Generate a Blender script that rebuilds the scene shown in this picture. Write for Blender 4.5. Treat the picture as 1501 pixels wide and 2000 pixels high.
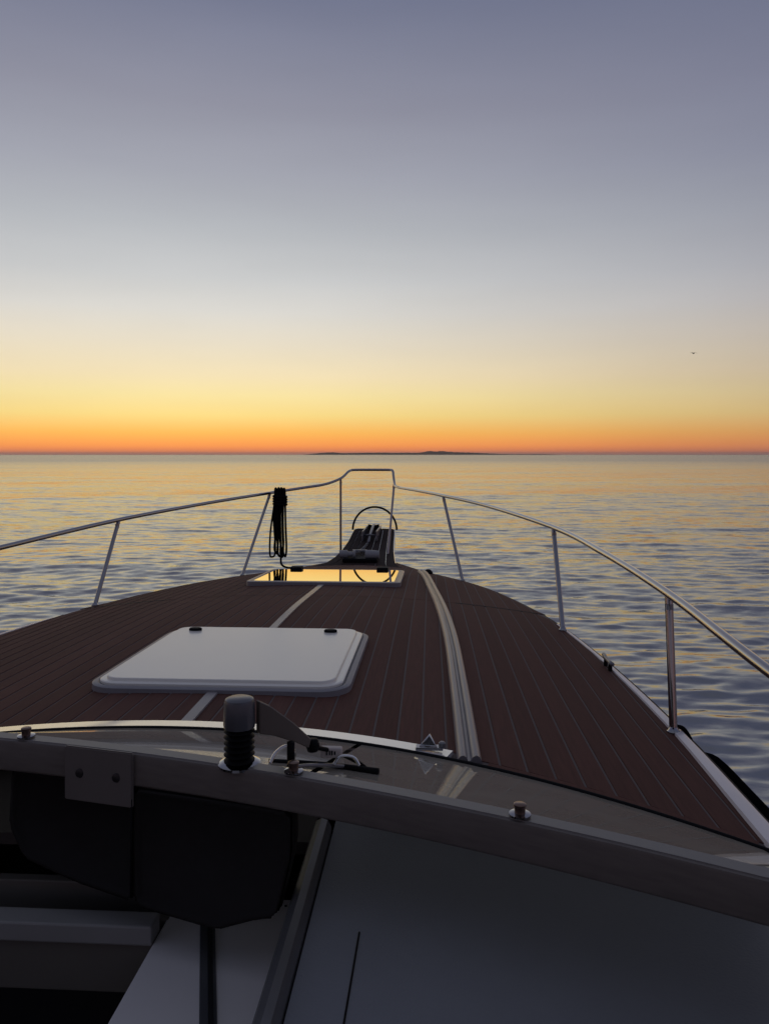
import bpy, bmesh, math, random
import numpy as np
from mathutils import Vector

# ------------------------------------------------------------------ clear
for o in list(bpy.data.objects):
    bpy.data.objects.remove(o, do_unlink=True)
S = bpy.context.scene
COL = S.collection
R = math.radians
EYE = 1.95            # eye height above the water; boat centreline is X = 0, bow towards +Y
CX = 0.543            # the photographer stands to starboard of the centreline

# ------------------------------------------------------------------ camera
cam = bpy.data.cameras.new('camera')
cam.sensor_fit = 'VERTICAL'; cam.sensor_height = 24.0; cam.lens = 18.0
cam.shift_y = -0.056
cam.clip_start = 0.02; cam.clip_end = 60000
co = bpy.data.objects.new('camera', cam); COL.objects.link(co)
co.location = (CX, 0, EYE); co.rotation_euler = (R(90), 0, R(3.4))
S.camera = co

# ------------------------------------------------------------------ sky (after sunset: warm glow over the bow, blue dusk behind)
def lin(c):
    return tuple(((v/255)/12.92 if v/255 <= .04045 else ((v/255+.055)/1.055)**2.4) for v in c) + (1.0,)
W = bpy.data.worlds.new('World'); S.world = W; W.use_nodes = True
nt = W.node_tree; nt.nodes.clear()
def wn(t): return nt.nodes.new(t)
tc = wn('ShaderNodeTexCoord')
nrm = wn('ShaderNodeVectorMath'); nrm.operation = 'NORMALIZE'
nt.links.new(tc.outputs['Generated'], nrm.inputs[0])
sep = wn('ShaderNodeSeparateXYZ'); nt.links.new(nrm.outputs[0], sep.inputs[0])
def ramp(stops):
    r = wn('ShaderNodeValToRGB'); e = r.color_ramp.elements; r.color_ramp.interpolation = 'LINEAR'
    while len(e) < len(stops): e.new(.5)
    for el, (p, c) in zip(e, stops): el.position = p; el.color = lin(c)
    nt.links.new(sep.outputs['Z'], r.inputs['Fac']); return r
glow = ramp([(0.0, (225, 124, 84)), (.003, (262, 140, 80)), (.011, (276, 166, 78)), (.028, (268, 196, 92)), (.05, (259, 226, 138)),
             (.075, (255, 233, 166)), (.10, (249, 230, 186)), (.14, (236, 225, 202)), (.18, (222, 219, 212)), (.22, (206, 207, 207)),
             (.28, (184, 187, 192)), (.34, (165, 167, 178)), (.41, (145, 146, 161)), (.51, (117, 122, 145)), (.70, (112, 116, 134)), (1.0, (112, 115, 130))])
dusk = ramp([(0.0, (104, 80, 84)), (.02, (128, 92, 90)), (.06, (134, 110, 112)), (.12, (128, 118, 128)), (.20, (114, 114, 134)),
             (.34, (100, 105, 134)), (.51, (94, 101, 128)), (.7, (104, 109, 129)), (1.0, (112, 115, 130))])
# horizontal direction of the glow, a little left of the bow
ga = R(18.0)
xy = wn('ShaderNodeCombineXYZ'); nt.links.new(sep.outputs['X'], xy.inputs[0]); nt.links.new(sep.outputs['Y'], xy.inputs[1])
xyn = wn('ShaderNodeVectorMath'); xyn.operation = 'NORMALIZE'; nt.links.new(xy.outputs[0], xyn.inputs[0])
dt = wn('ShaderNodeVectorMath'); dt.operation = 'DOT_PRODUCT'; nt.links.new(xyn.outputs[0], dt.inputs[0])
dt.inputs[1].default_value = (-math.sin(ga), math.cos(ga), 0)
mr = wn('ShaderNodeMapRange'); nt.links.new(dt.outputs['Value'], mr.inputs['Value'])
mr.inputs['From Min'].default_value = -1; mr.inputs['From Max'].default_value = 1
pw = wn('ShaderNodeMath'); pw.operation = 'POWER'; nt.links.new(mr.outputs[0], pw.inputs[0]); pw.inputs[1].default_value = 5.0
mx = wn('ShaderNodeMix'); mx.data_type = 'RGBA'
nt.links.new(pw.outputs[0], mx.inputs['Factor']); nt.links.new(dusk.outputs[0], mx.inputs['A']); nt.links.new(glow.outputs[0], mx.inputs['B'])
hm = wn('ShaderNodeMapping'); hm.inputs['Scale'].default_value = (1.6, 1.6, 9.0); nt.links.new(nrm.outputs[0], hm.inputs['Vector'])
hn = wn('ShaderNodeTexNoise'); hn.inputs['Scale'].default_value = 1.7; hn.inputs['Detail'].default_value = 5; nt.links.new(hm.outputs[0], hn.inputs['Vector'])
hr = wn('ShaderNodeMapRange'); nt.links.new(hn.outputs['Fac'], hr.inputs['Value']); hr.inputs['From Min'].default_value = .25; hr.inputs['From Max'].default_value = .75
hr.inputs['To Min'].default_value = .965; hr.inputs['To Max'].default_value = 1.035
hs = wn('ShaderNodeVectorMath'); hs.operation = 'SCALE'; nt.links.new(mx.outputs['Result'], hs.inputs[0]); nt.links.new(hr.outputs[0], hs.inputs['Scale'])
bg = wn('ShaderNodeBackground'); nt.links.new(hs.outputs[0], bg.inputs['Color']); bg.inputs['Strength'].default_value = 1.0
wo = wn('ShaderNodeOutputWorld'); nt.links.new(bg.outputs[0], wo.inputs['Surface'])

S.view_settings.view_transform = 'Standard'; S.view_settings.look = 'None'
S.view_settings.exposure = 0; S.view_settings.gamma = 1; S.view_settings.use_curve_mapping = False

# ------------------------------------------------------------------ materials
MATS = {}
def mat(name, col, rough=.5, metal=0., ior=1.45, coat=0., var=0., noise=0., nscale=20., nstretch=(1, 1, 1), bump=0., bscale=60., coatr=.05, spec=.5):
    m = bpy.data.materials.new(name); m.use_nodes = True; n = m.node_tree; p = n.nodes['Principled BSDF']
    p.inputs['Base Color'].default_value = (*col, 1); p.inputs['Roughness'].default_value = rough
    p.inputs['Metallic'].default_value = metal; p.inputs['IOR'].default_value = ior
    p.inputs['Coat Weight'].default_value = coat; p.inputs['Coat Roughness'].default_value = coatr
    p.inputs['Specular IOR Level'].default_value = spec
    t = n.nodes.new('ShaderNodeTexCoord')
    if var or noise:
        mp = n.nodes.new('ShaderNodeMapping'); mp.inputs['Scale'].default_value = nstretch
        n.links.new(t.outputs['Object'], mp.inputs['Vector'])
        nz = n.nodes.new('ShaderNodeTexNoise'); nz.inputs['Scale'].default_value = nscale; nz.inputs['Detail'].default_value = 6
        n.links.new(mp.outputs[0], nz.inputs['Vector'])
        oi = n.nodes.new('ShaderNodeObjectInfo')
        a = n.nodes.new('ShaderNodeMath'); a.operation = 'MULTIPLY_ADD'
        n.links.new(nz.outputs['Fac'], a.inputs[0]); a.inputs[1].default_value = 2*noise; a.inputs[2].default_value = 1-noise
        b = n.nodes.new('ShaderNodeMath'); b.operation = 'MULTIPLY_ADD'
        n.links.new(oi.outputs['Random'], b.inputs[0]); b.inputs[1].default_value = 2*var; b.inputs[2].default_value = 1-var
        c = n.nodes.new('ShaderNodeMath'); c.operation = 'MULTIPLY'
        n.links.new(a.outputs[0], c.inputs[0]); n.links.new(b.outputs[0], c.inputs[1])
        v = n.nodes.new('ShaderNodeVectorMath'); v.operation = 'SCALE'; v.inputs[0].default_value = col
        n.links.new(c.outputs[0], v.inputs['Scale']); n.links.new(v.outputs[0], p.inputs['Base Color'])
        rr = n.nodes.new('ShaderNodeMath'); rr.operation = 'MULTIPLY_ADD'
        n.links.new(nz.outputs['Fac'], rr.inputs[0]); rr.inputs[1].default_value = .25*rough; rr.inputs[2].default_value = rough*.87
        n.links.new(rr.outputs[0], p.inputs['Roughness'])
    if bump:
        nb = n.nodes.new('ShaderNodeTexNoise'); nb.inputs['Scale'].default_value = bscale; nb.inputs['Detail'].default_value = 4
        n.links.new(t.outputs['Object'], nb.inputs['Vector'])
        bp = n.nodes.new('ShaderNodeBump'); bp.inputs['Strength'].default_value = 1; bp.inputs['Distance'].default_value = bump
        n.links.new(nb.outputs['Fac'], bp.inputs['Height']); n.links.new(bp.outputs[0], p.inputs['Normal'])
    MATS[name] = m; return m
mat('teak', (.118, .057, .045), .75, var=.10, noise=.35, nscale=14, nstretch=(9, .7, 1), bump=.0006, bscale=300, spec=.08)
mat('teak_dark', (.034, .022, .020), .75, var=.12, noise=.3, nscale=14, nstretch=(9, .7, 1), spec=.08)
mat('caulk', (.135, .108, .10), .75, noise=.2, nscale=30, spec=.3)
mat('gelcoat', (.74, .74, .74), .28, coat=.35, noise=.05, nscale=5, coatr=.08)
mat('coaming_white', (.84, .82, .80), .2, coat=1., noise=.04, nscale=5, coatr=.05)
mat('gelcoat_ridge', (.25, .225, .225), .42, coat=.12, noise=.12, nscale=9, coatr=.1)
mat('toe_white', (.82, .76, .74), .4, coat=.15, noise=.1, nscale=7)
mat('hatch_white', (.90, .865, .765), .33, coat=.3, noise=.05, nscale=4, coatr=.15)
mat('hatch_trim', (.26, .25, .26), .45, noise=.1, nscale=8)
mat('steel', (.36, .355, .36), .085, metal=1., noise=.06, nscale=12)
mat('chrome', (.78, .77, .75), .2, metal=1.)
mat('dull_metal', (.22, .22, .23), .38, metal=.7, noise=.1)
mat('anodised', (.160, .140, .124), .42, noise=.25, nscale=24, nstretch=(1, 1, 6), spec=.4)
mat('plate_grey', (.175, .155, .14), .45, noise=.12, nscale=14)
mat('screw_dark', (.05, .045, .045), .4, metal=.5)
mat('anodised_skylit', (.22, .21, .20), .45, metal=.5)
mat('black_rubber', (.006, .006, .007), .6, noise=.15, spec=.12)
mat('black_vinyl', (.022, .020, .019), .75, noise=.3, nscale=9, bump=.002, bscale=25, spec=.2)
mat('fender_cloth', (.0035, .0035, .004), 1., noise=.2, spec=0.)
mat('rope_black', (.006, .006, .006), .85, noise=.3, nscale=80, spec=.1)
mat('dash_vinyl', (.25, .26, .285), .46, noise=.28, nscale=2.5, spec=.45, bump=.0006, bscale=240)
mat('shelf_brown', (.055, .045, .038), .6, noise=.25, nscale=5)
mat('ledge_grey', (.33, .325, .31), .5, noise=.12, nscale=6)
mat('panel_white', (.84, .81, .79), .45, noise=.07, nscale=6)
mat('beige_board', (.17, .155, .13), .5, noise=.12, nscale=6)
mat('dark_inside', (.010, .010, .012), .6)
mat('hull_white', (.72, .72, .72), .25, coat=.4, noise=.05, nscale=2)
mat('canvas_navy', (.02, .024, .04), .9, noise=.15, nscale=12, bump=.001, bscale=200)
mat('tag_plastic', (.55, .48, .43), .5)
mat('brass', (.20, .14, .115), .3, metal=.9)
mat('grey_plastic', (.13, .135, .15), .34, metal=.4, noise=.1)
mat('tan_arm', (.16, .135, .115), .45, metal=.3)
mat('feather', (.10, .09, .08), .8)
mat('island_rock', (.16, .09, .07), 1., noise=.3, nscale=.002, spec=0.)
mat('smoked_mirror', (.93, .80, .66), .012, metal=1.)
mat('winch_white', (.30, .30, .30), .35)

def glass_mat():
    m = bpy.data.materials.new('windshield_glass'); m.use_nodes = True; n = m.node_tree; n.nodes.clear()
    o = n.nodes.new('ShaderNodeOutputMaterial'); mxs = n.nodes.new('ShaderNodeMixShader'); f = n.nodes.new('ShaderNodeFresnel'); f.inputs[0].default_value = 1.5
    t = n.nodes.new('ShaderNodeBsdfTransparent'); t.inputs[0].default_value = (.52, .50, .42, 1)
    g = n.nodes.new('ShaderNodeBsdfGlossy'); g.inputs['Roughness'].default_value = .015; g.inputs['Color'].default_value = (.93, .92, .86, 1)
    n.links.new(f.outputs[0], mxs.inputs[0]); n.links.new(t.outputs[0], mxs.inputs[1]); n.links.new(g.outputs[0], mxs.inputs[2])
    d = n.nodes.new('ShaderNodeBsdfDiffuse'); d.inputs[0].default_value = (.33, .30, .25, 1)
    nz = n.nodes.new('ShaderNodeTexNoise'); nz.inputs['Scale'].default_value = 9; nz.inputs['Detail'].default_value = 7
    tcn = n.nodes.new('ShaderNodeTexCoord'); n.links.new(tcn.outputs['Object'], nz.inputs['Vector'])
    mrn = n.nodes.new('ShaderNodeMapRange'); n.links.new(nz.outputs['Fac'], mrn.inputs['Value']); mrn.inputs['To Min'].default_value = .36; mrn.inputs['To Max'].default_value = .68
    m2 = n.nodes.new('ShaderNodeMixShader'); n.links.new(mrn.outputs[0], m2.inputs[0]); n.links.new(mxs.outputs[0], m2.inputs[1]); n.links.new(d.outputs[0], m2.inputs[2])
    n.links.new(m2.outputs[0], o.inputs[0]); MATS['glass'] = m
glass_mat()

def water_mat():
    m = bpy.data.materials.new('sea_water'); m.use_nodes = True; n = m.node_tree; p = n.nodes['Principled BSDF']
    p.inputs['Base Color'].default_value = (.006, .012, .020, 1); p.inputs['Roughness'].default_value = .06
    p.inputs['IOR'].default_value = 3.8
    geo = n.nodes.new('ShaderNodeNewGeometry')
    acc = None
    # wavelets as slopes: (pattern scale, slope, stretch along the crests, turn)
    big = n.nodes.new('ShaderNodeTexNoise'); big.inputs['Scale'].default_value = .035; big.inputs['Detail'].default_value = 3
    mpb = n.nodes.new('ShaderNodeMapping'); mpb.inputs['Scale'].default_value = (.45, 1, 1)
    n.links.new(geo.outputs['Position'], mpb.inputs['Vector']); n.links.new(mpb.outputs[0], big.inputs['Vector'])
    gust = n.nodes.new('ShaderNodeMapRange'); n.links.new(big.outputs['Fac'], gust.inputs['Value'])
    gust.inputs['From Min'].default_value = .32; gust.inputs['From Max'].default_value = .68
    gust.inputs['To Min'].default_value = .55; gust.inputs['To Max'].default_value = 1.3
    for i, (sc, sl, st, tu) in enumerate(WAVELETS):
        mp = n.nodes.new('ShaderNodeMapping'); mp.inputs['Scale'].default_value = (st, 1, 1); mp.inputs['Rotation'].default_value = (0, 0, R(tu))
        mp.inputs['Location'].default_value = (13.7*i, 5.1*i, 3.3*i)
        n.links.new(geo.outputs['Position'], mp.inputs['Vector'])
        z = n.nodes.new('ShaderNodeTexNoise'); z.inputs['Scale'].default_value = sc; z.inputs['Detail'].default_value = 3.0; z.inputs['Roughness'].default_value = .62
        n.links.new(mp.outputs[0], z.inputs['Vector'])
        s = n.nodes.new('ShaderNodeVectorMath'); s.operation = 'SUBTRACT'; n.links.new(z.outputs['Color'], s.inputs[0]); s.inputs[1].default_value = (.5, .5, .5)
        k = n.nodes.new('ShaderNodeVectorMath'); k.operation = 'MULTIPLY'; n.links.new(s.outputs[0], k.inputs[0]); k.inputs[1].default_value = (sl*max(.45, st), sl, 0)
        if acc is None: acc = k.outputs[0]
        else:
            a = n.nodes.new('ShaderNodeVectorMath'); a.operation = 'ADD'; n.links.new(acc, a.inputs[0]); n.links.new(k.outputs[0], a.inputs[1]); acc = a.outputs[0]
    # out at sea the ripples are too small for the mesh: they go over from slopes into roughness
    ln = n.nodes.new('ShaderNodeVectorMath'); ln.operation = 'LENGTH'; n.links.new(geo.outputs['Position'], ln.inputs[0])
    far = n.nodes.new('ShaderNodeMapRange'); n.links.new(ln.outputs['Value'], far.inputs['Value'])
    far.inputs['From Min'].default_value = 12; far.inputs['From Max'].default_value = 260
    rg = n.nodes.new('ShaderNodeMapRange'); n.links.new(far.outputs[0], rg.inputs['Value']); rg.inputs['To Min'].default_value = .07; rg.inputs['To Max'].default_value = .235
    n.links.new(rg.outputs[0], p.inputs['Roughness'])
    fd = n.nodes.new('ShaderNodeMapRange'); n.links.new(far.outputs[0], fd.inputs['Value']); fd.inputs['To Min'].default_value = 1.0; fd.inputs['To Max'].default_value = .9
    gf = n.nodes.new('ShaderNodeMath'); gf.operation = 'MULTIPLY'; n.links.new(gust.outputs[0], gf.inputs[0]); n.links.new(fd.outputs[0], gf.inputs[1])
    sg = n.nodes.new('ShaderNodeVectorMath'); sg.operation = 'SCALE'; n.links.new(acc, sg.inputs[0]); n.links.new(gf.outputs[0], sg.inputs['Scale'])
    ad = n.nodes.new('ShaderNodeVectorMath'); ad.operation = 'ADD'; n.links.new(geo.outputs['Normal'], ad.inputs[0]); n.links.new(sg.outputs[0], ad.inputs[1])
    nn = n.nodes.new('ShaderNodeVectorMath'); nn.operation = 'NORMALIZE'; n.links.new(ad.outputs[0], nn.inputs[0])
    n.links.new(nn.outputs[0], p.inputs['Normal'])
    MATS['water'] = m
WAVELETS = [(19.0, .24, .36, 8), (8.0, .30, .34, -5), (3.0, .26, .30, 4), (1.0, .15, .30, -8), (.25, .09, .4, 6)]
water_mat()

# ------------------------------------------------------------------ helpers
def link(o, parent=None):
    COL.objects.link(o)
    if parent is not None: o.parent = parent
    return o
def obj(name, verts, faces, m, parent=None, smooth=False):
    me = bpy.data.meshes.new(name); me.from_pydata([tuple(v) for v in verts], [], faces); me.update()
    me.materials.append(MATS[m])
    if smooth:
        for p in me.polygons: p.use_smooth = True
    return link(bpy.data.objects.new(name, me), parent)
def bobj(name, bm, m, parent=None, smooth=False):
    bmesh.ops.recalc_face_normals(bm, faces=bm.faces[:])
    me = bpy.data.meshes.new(name); bm.to_mesh(me); bm.free(); me.materials.append(MATS[m])
    if smooth:
        for p in me.polygons: p.use_smooth = True
    return link(bpy.data.objects.new(name, me), parent)
def empty(name, loc=(0, 0, 0), parent=None):
    o = bpy.data.objects.new(name, None); o.empty_display_size = .2; o.location = loc; return link(o, parent)
def tag(o, label=None, cat=None, group=None, kind=None):
    if label: o['label'] = label
    if cat: o['category'] = cat
    if group: o['group'] = group
    if kind: o['kind'] = kind
    return o
def V(x, y, z): return Vector((x, y, z+EYE))       # boat coordinates, z measured from the eye
def smooth_path(pts, k=8):
    P = [Vector(p) for p in pts]; out = []
    for i in range(len(P)-1):
        a = P[max(i-1, 0)]; b = P[i]; c = P[i+1]; d = P[min(i+2, len(P)-1)]
        for j in range(k):
            t = j/k
            out.append(.5*((2*b)+(c-a)*t+(2*a-5*b+4*c-d)*t*t+(3*b-a-3*c+d)*t**3))
    out.append(P[-1]); return out
def tube_bm(bm, path, r, n=10, cap=True, closed=False):
    path = [Vector(p) for p in path]; rings = []; N = len(path)
    prev = None
    for i, p in enumerate(path):
        if closed: t = (path[(i+1) % N]-path[i-1])
        else: t = path[min(i+1, N-1)]-path[max(i-1, 0)]
        t.normalize()
        if prev is None:
            u = t.cross(Vector((0, 0, 1)))
            if u.length < .05: u = t.cross(Vector((1, 0, 0)))
        else: u = prev-t*prev.dot(t)
        u.normalize(); prev = u; w = t.cross(u)
        rr = r(i/(N-1)) if callable(r) else r
        rings.append([bm.verts.new(p+rr*(math.cos(2*math.pi*k/n)*u+math.sin(2*math.pi*k/n)*w)) for k in range(n)])
    for i in range(N if closed else N-1):
        a, b = rings[i], rings[(i+1) % N]
        for k in range(n): bm.faces.new((a[k], a[(k+1) % n], b[(k+1) % n], b[k]))
    if cap and not closed: bm.faces.new(rings[0][::-1]); bm.faces.new(rings[-1])
def tube(name, path, r, m, parent=None, n=10, closed=False):
    bm = bmesh.new(); tube_bm(bm, path, r, n, True, closed); return bobj(name, bm, m, parent, True)
def lathe_bm(bm, c, prof, n=24, axis='Z'):
    rings = []
    for r, h in prof:
        ring = []
        for k in range(n):
            a = 2*math.pi*k/n
            d = (r*math.cos(a), r*math.sin(a), h) if axis == 'Z' else ((h, r*math.cos(a), r*math.sin(a)) if axis == 'X' else (r*math.sin(a), h, r*math.cos(a)))
            ring.append(bm.verts.new(Vector(c)+Vector(d)))
        rings.append(ring)
    for a, b in zip(rings, rings[1:]):
        for k in range(n): bm.faces.new((a[k], a[(k+1) % n], b[(k+1) % n], b[k]))
    bm.faces.new(rings[0][::-1]); bm.faces.new(rings[-1])
def lathe(name, c, prof, m, parent=None, n=24, axis='Z', smooth=True):
    bm = bmesh.new(); lathe_bm(bm, c, prof, n, axis); o = bobj(name, bm, m, parent, smooth)
    if smooth: auto(o)
    return o
def auto(o, ang=40):
    me = o.data; bm = bmesh.new(); bm.from_mesh(me)
    for e in bm.edges:
        if len(e.link_faces) == 2 and e.calc_face_angle(0) > R(ang): e.smooth = False
    bm.to_mesh(me); bm.free()
def box_bm(bm, lo, hi, bev=0.):
    r = bmesh.ops.create_cube(bm, size=1); vs = r['verts']
    for v in vs:
        v.co = Vector((lo[i]+(v.co[i]+.5)*(hi[i]-lo[i]) for i in range(3)))
    if bev:
        es = list({e for v in vs for e in v.link_edges})
        bmesh.ops.bevel(bm, geom=es, offset=bev, segments=2, affect='EDGES', profile=.5)
def box(name, lo, hi, m, parent=None, bev=.003):
    bm = bmesh.new(); box_bm(bm, lo, hi, bev); return bobj(name, bm, m, parent)
def sweep(name, path, prof, m, parent=None, smooth=False, ang=40):
    """closed profile (sideways, up) swept along a path; sideways = horizontal right of travel"""
    path = [Vector(p) for p in path]; vs = []; fs = []; n = len(prof); N = len(path)
    for i, p in enumerate(path):
        t = path[min(i+1, N-1)]-path[max(i-1, 0)]; t.z = 0; t.normalize(); s = Vector((t.y, -t.x, 0))
        for u, v in prof: vs.append(p+s*u+Vector((0, 0, v)))
    for i in range(N-1):
        for k in range(n): fs.append((i*n+k, i*n+(k+1) % n, (i+1)*n+(k+1) % n, (i+1)*n+k))
    fs.append(tuple(range(n))); fs.append(tuple((N-1)*n+k for k in range(n))[::-1])
    o = obj(name, vs, fs, m, parent, smooth)
    bm = bmesh.new(); bm.from_mesh(o.data); bmesh.ops.recalc_face_normals(bm, faces=bm.faces[:]); bm.to_mesh(o.data); bm.free()
    if smooth: auto(o, ang)
    return o
def rrect(hx, hy, r, n=6):
    out = []
    for cx, cy, a0 in ((hx-r, hy-r, 0), (-hx+r, hy-r, 90), (-hx+r, -hy+r, 180), (hx-r, -hy+r, 270)):
        for k in range(n+1):
            a = R(a0+90*k/n); out.append((cx+r*math.cos(a), cy+r*math.sin(a)))
    return out
def lerp_tab(tab):
    xs = [t[0] for t in tab]; ys = [t[1] for t in tab]
    # smooth monotone-ish interpolation (Catmull-Rom on a table)
    def f(x):
        if x <= xs[0]: return ys[0]
        if x >= xs[-1]: return ys[-1]
        i = max(k for k in range(len(xs)-1) if xs[k] <= x)
        h = xs[i+1]-xs[i]; t = (x-xs[i])/h
        def sl(k):
            if k <= 0: return (ys[1]-ys[0])/(xs[1]-xs[0])
            if k >= len(xs)-1: return (ys[-1]-ys[-2])/(xs[-1]-xs[-2])
            return (ys[k+1]-ys[k-1])/(xs[k+1]-xs[k-1])
        m0, m1 = sl(i)*h, sl(i+1)*h
        return (2*t**3-3*t*t+1)*ys[i]+(t**3-2*t*t+t)*m0+(-2*t**3+3*t*t)*ys[i+1]+(t**3-t*t)*m1
    return f

# ------------------------------------------------------------------ sea
def make_sea():
    rng = np.random.default_rng(7)
    fwd = np.radians(np.arange(-52, 52.01, .20)); rest = np.radians(np.arange(54, 306.01, 2.0))
    th = np.concatenate([fwd, rest]); A = len(th)
    rr = [1.0]
    while rr[-1] < 30000: rr.append(rr[-1]*(1.0050 if rr[-1] < 40 else 1.015)+.002)
    r = np.array(rr); N = len(r)
    ang = th+R(-3.4)
    X = CX+r[:, None]*np.sin(ang)[None]; Y = r[:, None]*np.cos(ang)[None]
    dr = np.gradient(r)[:, None]*np.ones((1, A)); da = np.gradient(np.unwrap(th)); sp = np.maximum(dr, r[:, None]*np.abs(da)[None]*.6)
    Z = np.zeros_like(X)
    for i in range(84):
        lam = .15*(26/.15)**(i/83.0)
        k = 2*math.pi/lam
        d = R(rng.normal(6, 24)) if lam < 4 else R(rng.normal(-20, 16))
        slope = .031 if lam < .42 else (.021 if lam < .7 else (.0095 if lam < 2.0 else (.006 if lam < 5 else .004)))
        a = slope/k; ph = rng.uniform(0, 6.283)
        w = np.clip((lam/sp-2.2)/2.5, 0, 1)
        arg = k*(X*math.sin(d)+Y*math.cos(d))+ph
        Z += w*a*(np.cos(arg)+.16*np.cos(2*arg))
    v = np.empty((N*A+1, 3), dtype=np.float32)
    v[:-1, 0] = X.ravel(); v[:-1, 1] = Y.ravel(); v[:-1, 2] = Z.ravel(); v[-1] = (CX, 0, 0)
    i = np.arange(N-1)[:, None]; j = np.arange(A)[None]; j2 = (j+1) % A
    q = np.stack([i*A+j, i*A+j2, (i+1)*A+j2, (i+1)*A+j], -1)[..., ::-1].reshape(-1, 4)
    t = np.stack([np.full(A, N*A), (np.arange(A)+1) % A, np.arange(A)], -1)
    me = bpy.data.meshes.new('sea'); me.vertices.add(len(v)); me.vertices.foreach_set('co', v.ravel())
    loops = np.concatenate([q.ravel(), t.ravel()]).astype(np.int32)
    me.loops.add(len(loops)); me.loops.foreach_set('vertex_index', loops)
    st = np.concatenate([np.arange(len(q))*4, len(q)*4+np.arange(len(t))*3]).astype(np.int32)
    me.polygons.add(len(st)); me.polygons.foreach_set('loop_start', st)
    me.polygons.foreach_set('use_smooth', np.ones(len(st), dtype=bool))
    me.update(calc_edges=True); me.validate(); me.materials.append(MATS['water'])
    o = link(bpy.data.objects.new('sea', me)); tag(o, 'rippled open sea reflecting the sunset sky', None, kind='structure'); return o
make_sea()

# ------------------------------------------------------------------ far island
def make_island():
    D = 9000.; vs = []; fs = []; rng = random.Random(3)
    prof = lerp_tab([(-900, 0), (-820, 7), (-640, 26), (-520, 30), (-430, 20), (-250, 24), (0, 26), (250, 24), (480, 27), (600, 44), (680, 38), (740, 46), (860, 34), (1100, 26), (1350, 14), (1600, 8), (1900, 9), (2050, 4), (2150, 0)])
    n = 150; m = 9
    for i in range(n):
        x = -900+3050*i/(n-1)
        for j in range(m):
            s = -1+2*j/(m-1); h = max(prof(x), 0)*(1-abs(s)**1.6)
            h *= 1+.18*(rng.random()-.5)
            vs.append((x, s*(250+60*math.sin(x*.004)), h-1.0 if abs(s) < .99 else -3))
    for i in range(n-1):
        for j in range(m-1): fs.append((i*m+j, (i+1)*m+j, (i+1)*m+j+1, i*m+j+1))
    o = obj('island', vs, fs, 'island_rock', None, True); o.location = (-610, D, 0)
    tag(o, 'low dark island lying along the horizon', None, kind='structure')
make_island()

# ================================================================== the boat
boat = empty('motorboat', (0, 0, 0))
tag(boat, 'white motorboat with brown planked foredeck, steel bow rail and dark windshield frame', 'boat')

half = lerp_tab([(-3.4, 1.18), (0, 1.17), (1.37, 1.145), (1.89, 1.147), (2.456, 1.123), (3.068, 1.078), (3.561, 1.013), (4.2, .89), (4.75, .73), (5.426, .508), (6.0, .33), (6.35, .20)])
zedge = lerp_tab([(-3.4, -.70), (0, -.68), (1.37, -.67), (1.89, -.675), (2.456, -.68), (3.068, -.695), (3.561, -.71), (4.293, -.745), (4.7, -.77), (5.426, -.825), (6.0, -.86), (6.35, -.875)])
zcrown = lerp_tab([(0, -.59), (1.3, -.595), (2, -.60), (3, -.62), (3.9, -.672), (4.6, -.704), (5.2, -.762), (5.8, -.832), (6.35, -.87)])
def zdeck(x, y):
    b = half(y); e = zedge(y); c = zcrown(y)
    return c+(e-c)*min(1, abs(x)/b)**2
def ywind(x): return 1.60-.26*x*x                         # foot of the windshield
def ybar(x): return 1.167-.20*x-.17*x*x   # top frame of the windshield

# hull ---------------------------------------------------------------
def make_hull():
    ys = [-3.4+.2*i for i in range(49)]+[6.38]; vs = []; fs = []
    rows = [(1.0, 0.0), (1.012, -.05), (.985, -.12), (.95, -.35), (.90, -.65), (.85, -1.0), (.76, -1.3), (.5, -1.62), (0, -1.8)]
    for y in ys:
        b = half(y); e = zedge(y); f = max(0, (y-3.0)/3.4)
        for k, (s, d) in enumerate(rows):
            ss = s*(1-f*(.55*(-d/1.8)))
            yy = y-(.55*f*(-d)) if y > 3 else y
            vs.append(V(b*ss, yy, e+d*(1 if d > -.2 else 1)))
        for k, (s, d) in enumerate(rows[::-1][1:]):
            ss = s*(1-f*(.55*(-d/1.8))); yy = y-(.55*f*(-d)) if y > 3 else y
            vs.append(V(-b*ss, yy, e+d))
    n = 2*len(rows)-1
    for i in range(len(ys)-1):
        for k in range(n-1): fs.append((i*n+k, i*n+k+1, (i+1)*n+k+1, (i+1)*n+k))
    fs.append(tuple(range(n))); L = (len(ys)-1)*n; fs.append(tuple(L+k for k in range(n))[::-1])
    o = obj('hull', vs, fs, 'hull_white', boat, True); auto(o, 50)
    # rubbing strake outside the deck edge, both sides
    for s in (-1, 1):
        pth = [V(s*(half(y)*1.0+.012), y, zedge(y)-.035) for y in [-3.4+.15*i for i in range(65)]]
        sweep('rub_rail', pth, [(-.014*1, -.03), (.016, -.022), (.020, 0), (.016, .022), (-.014, .03)] if s > 0 else [(.014, -.03), (-.016, -.022), (-.020, 0), (-.016, .022), (.014, .03)], 'black_rubber', o)
make_hull()

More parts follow.
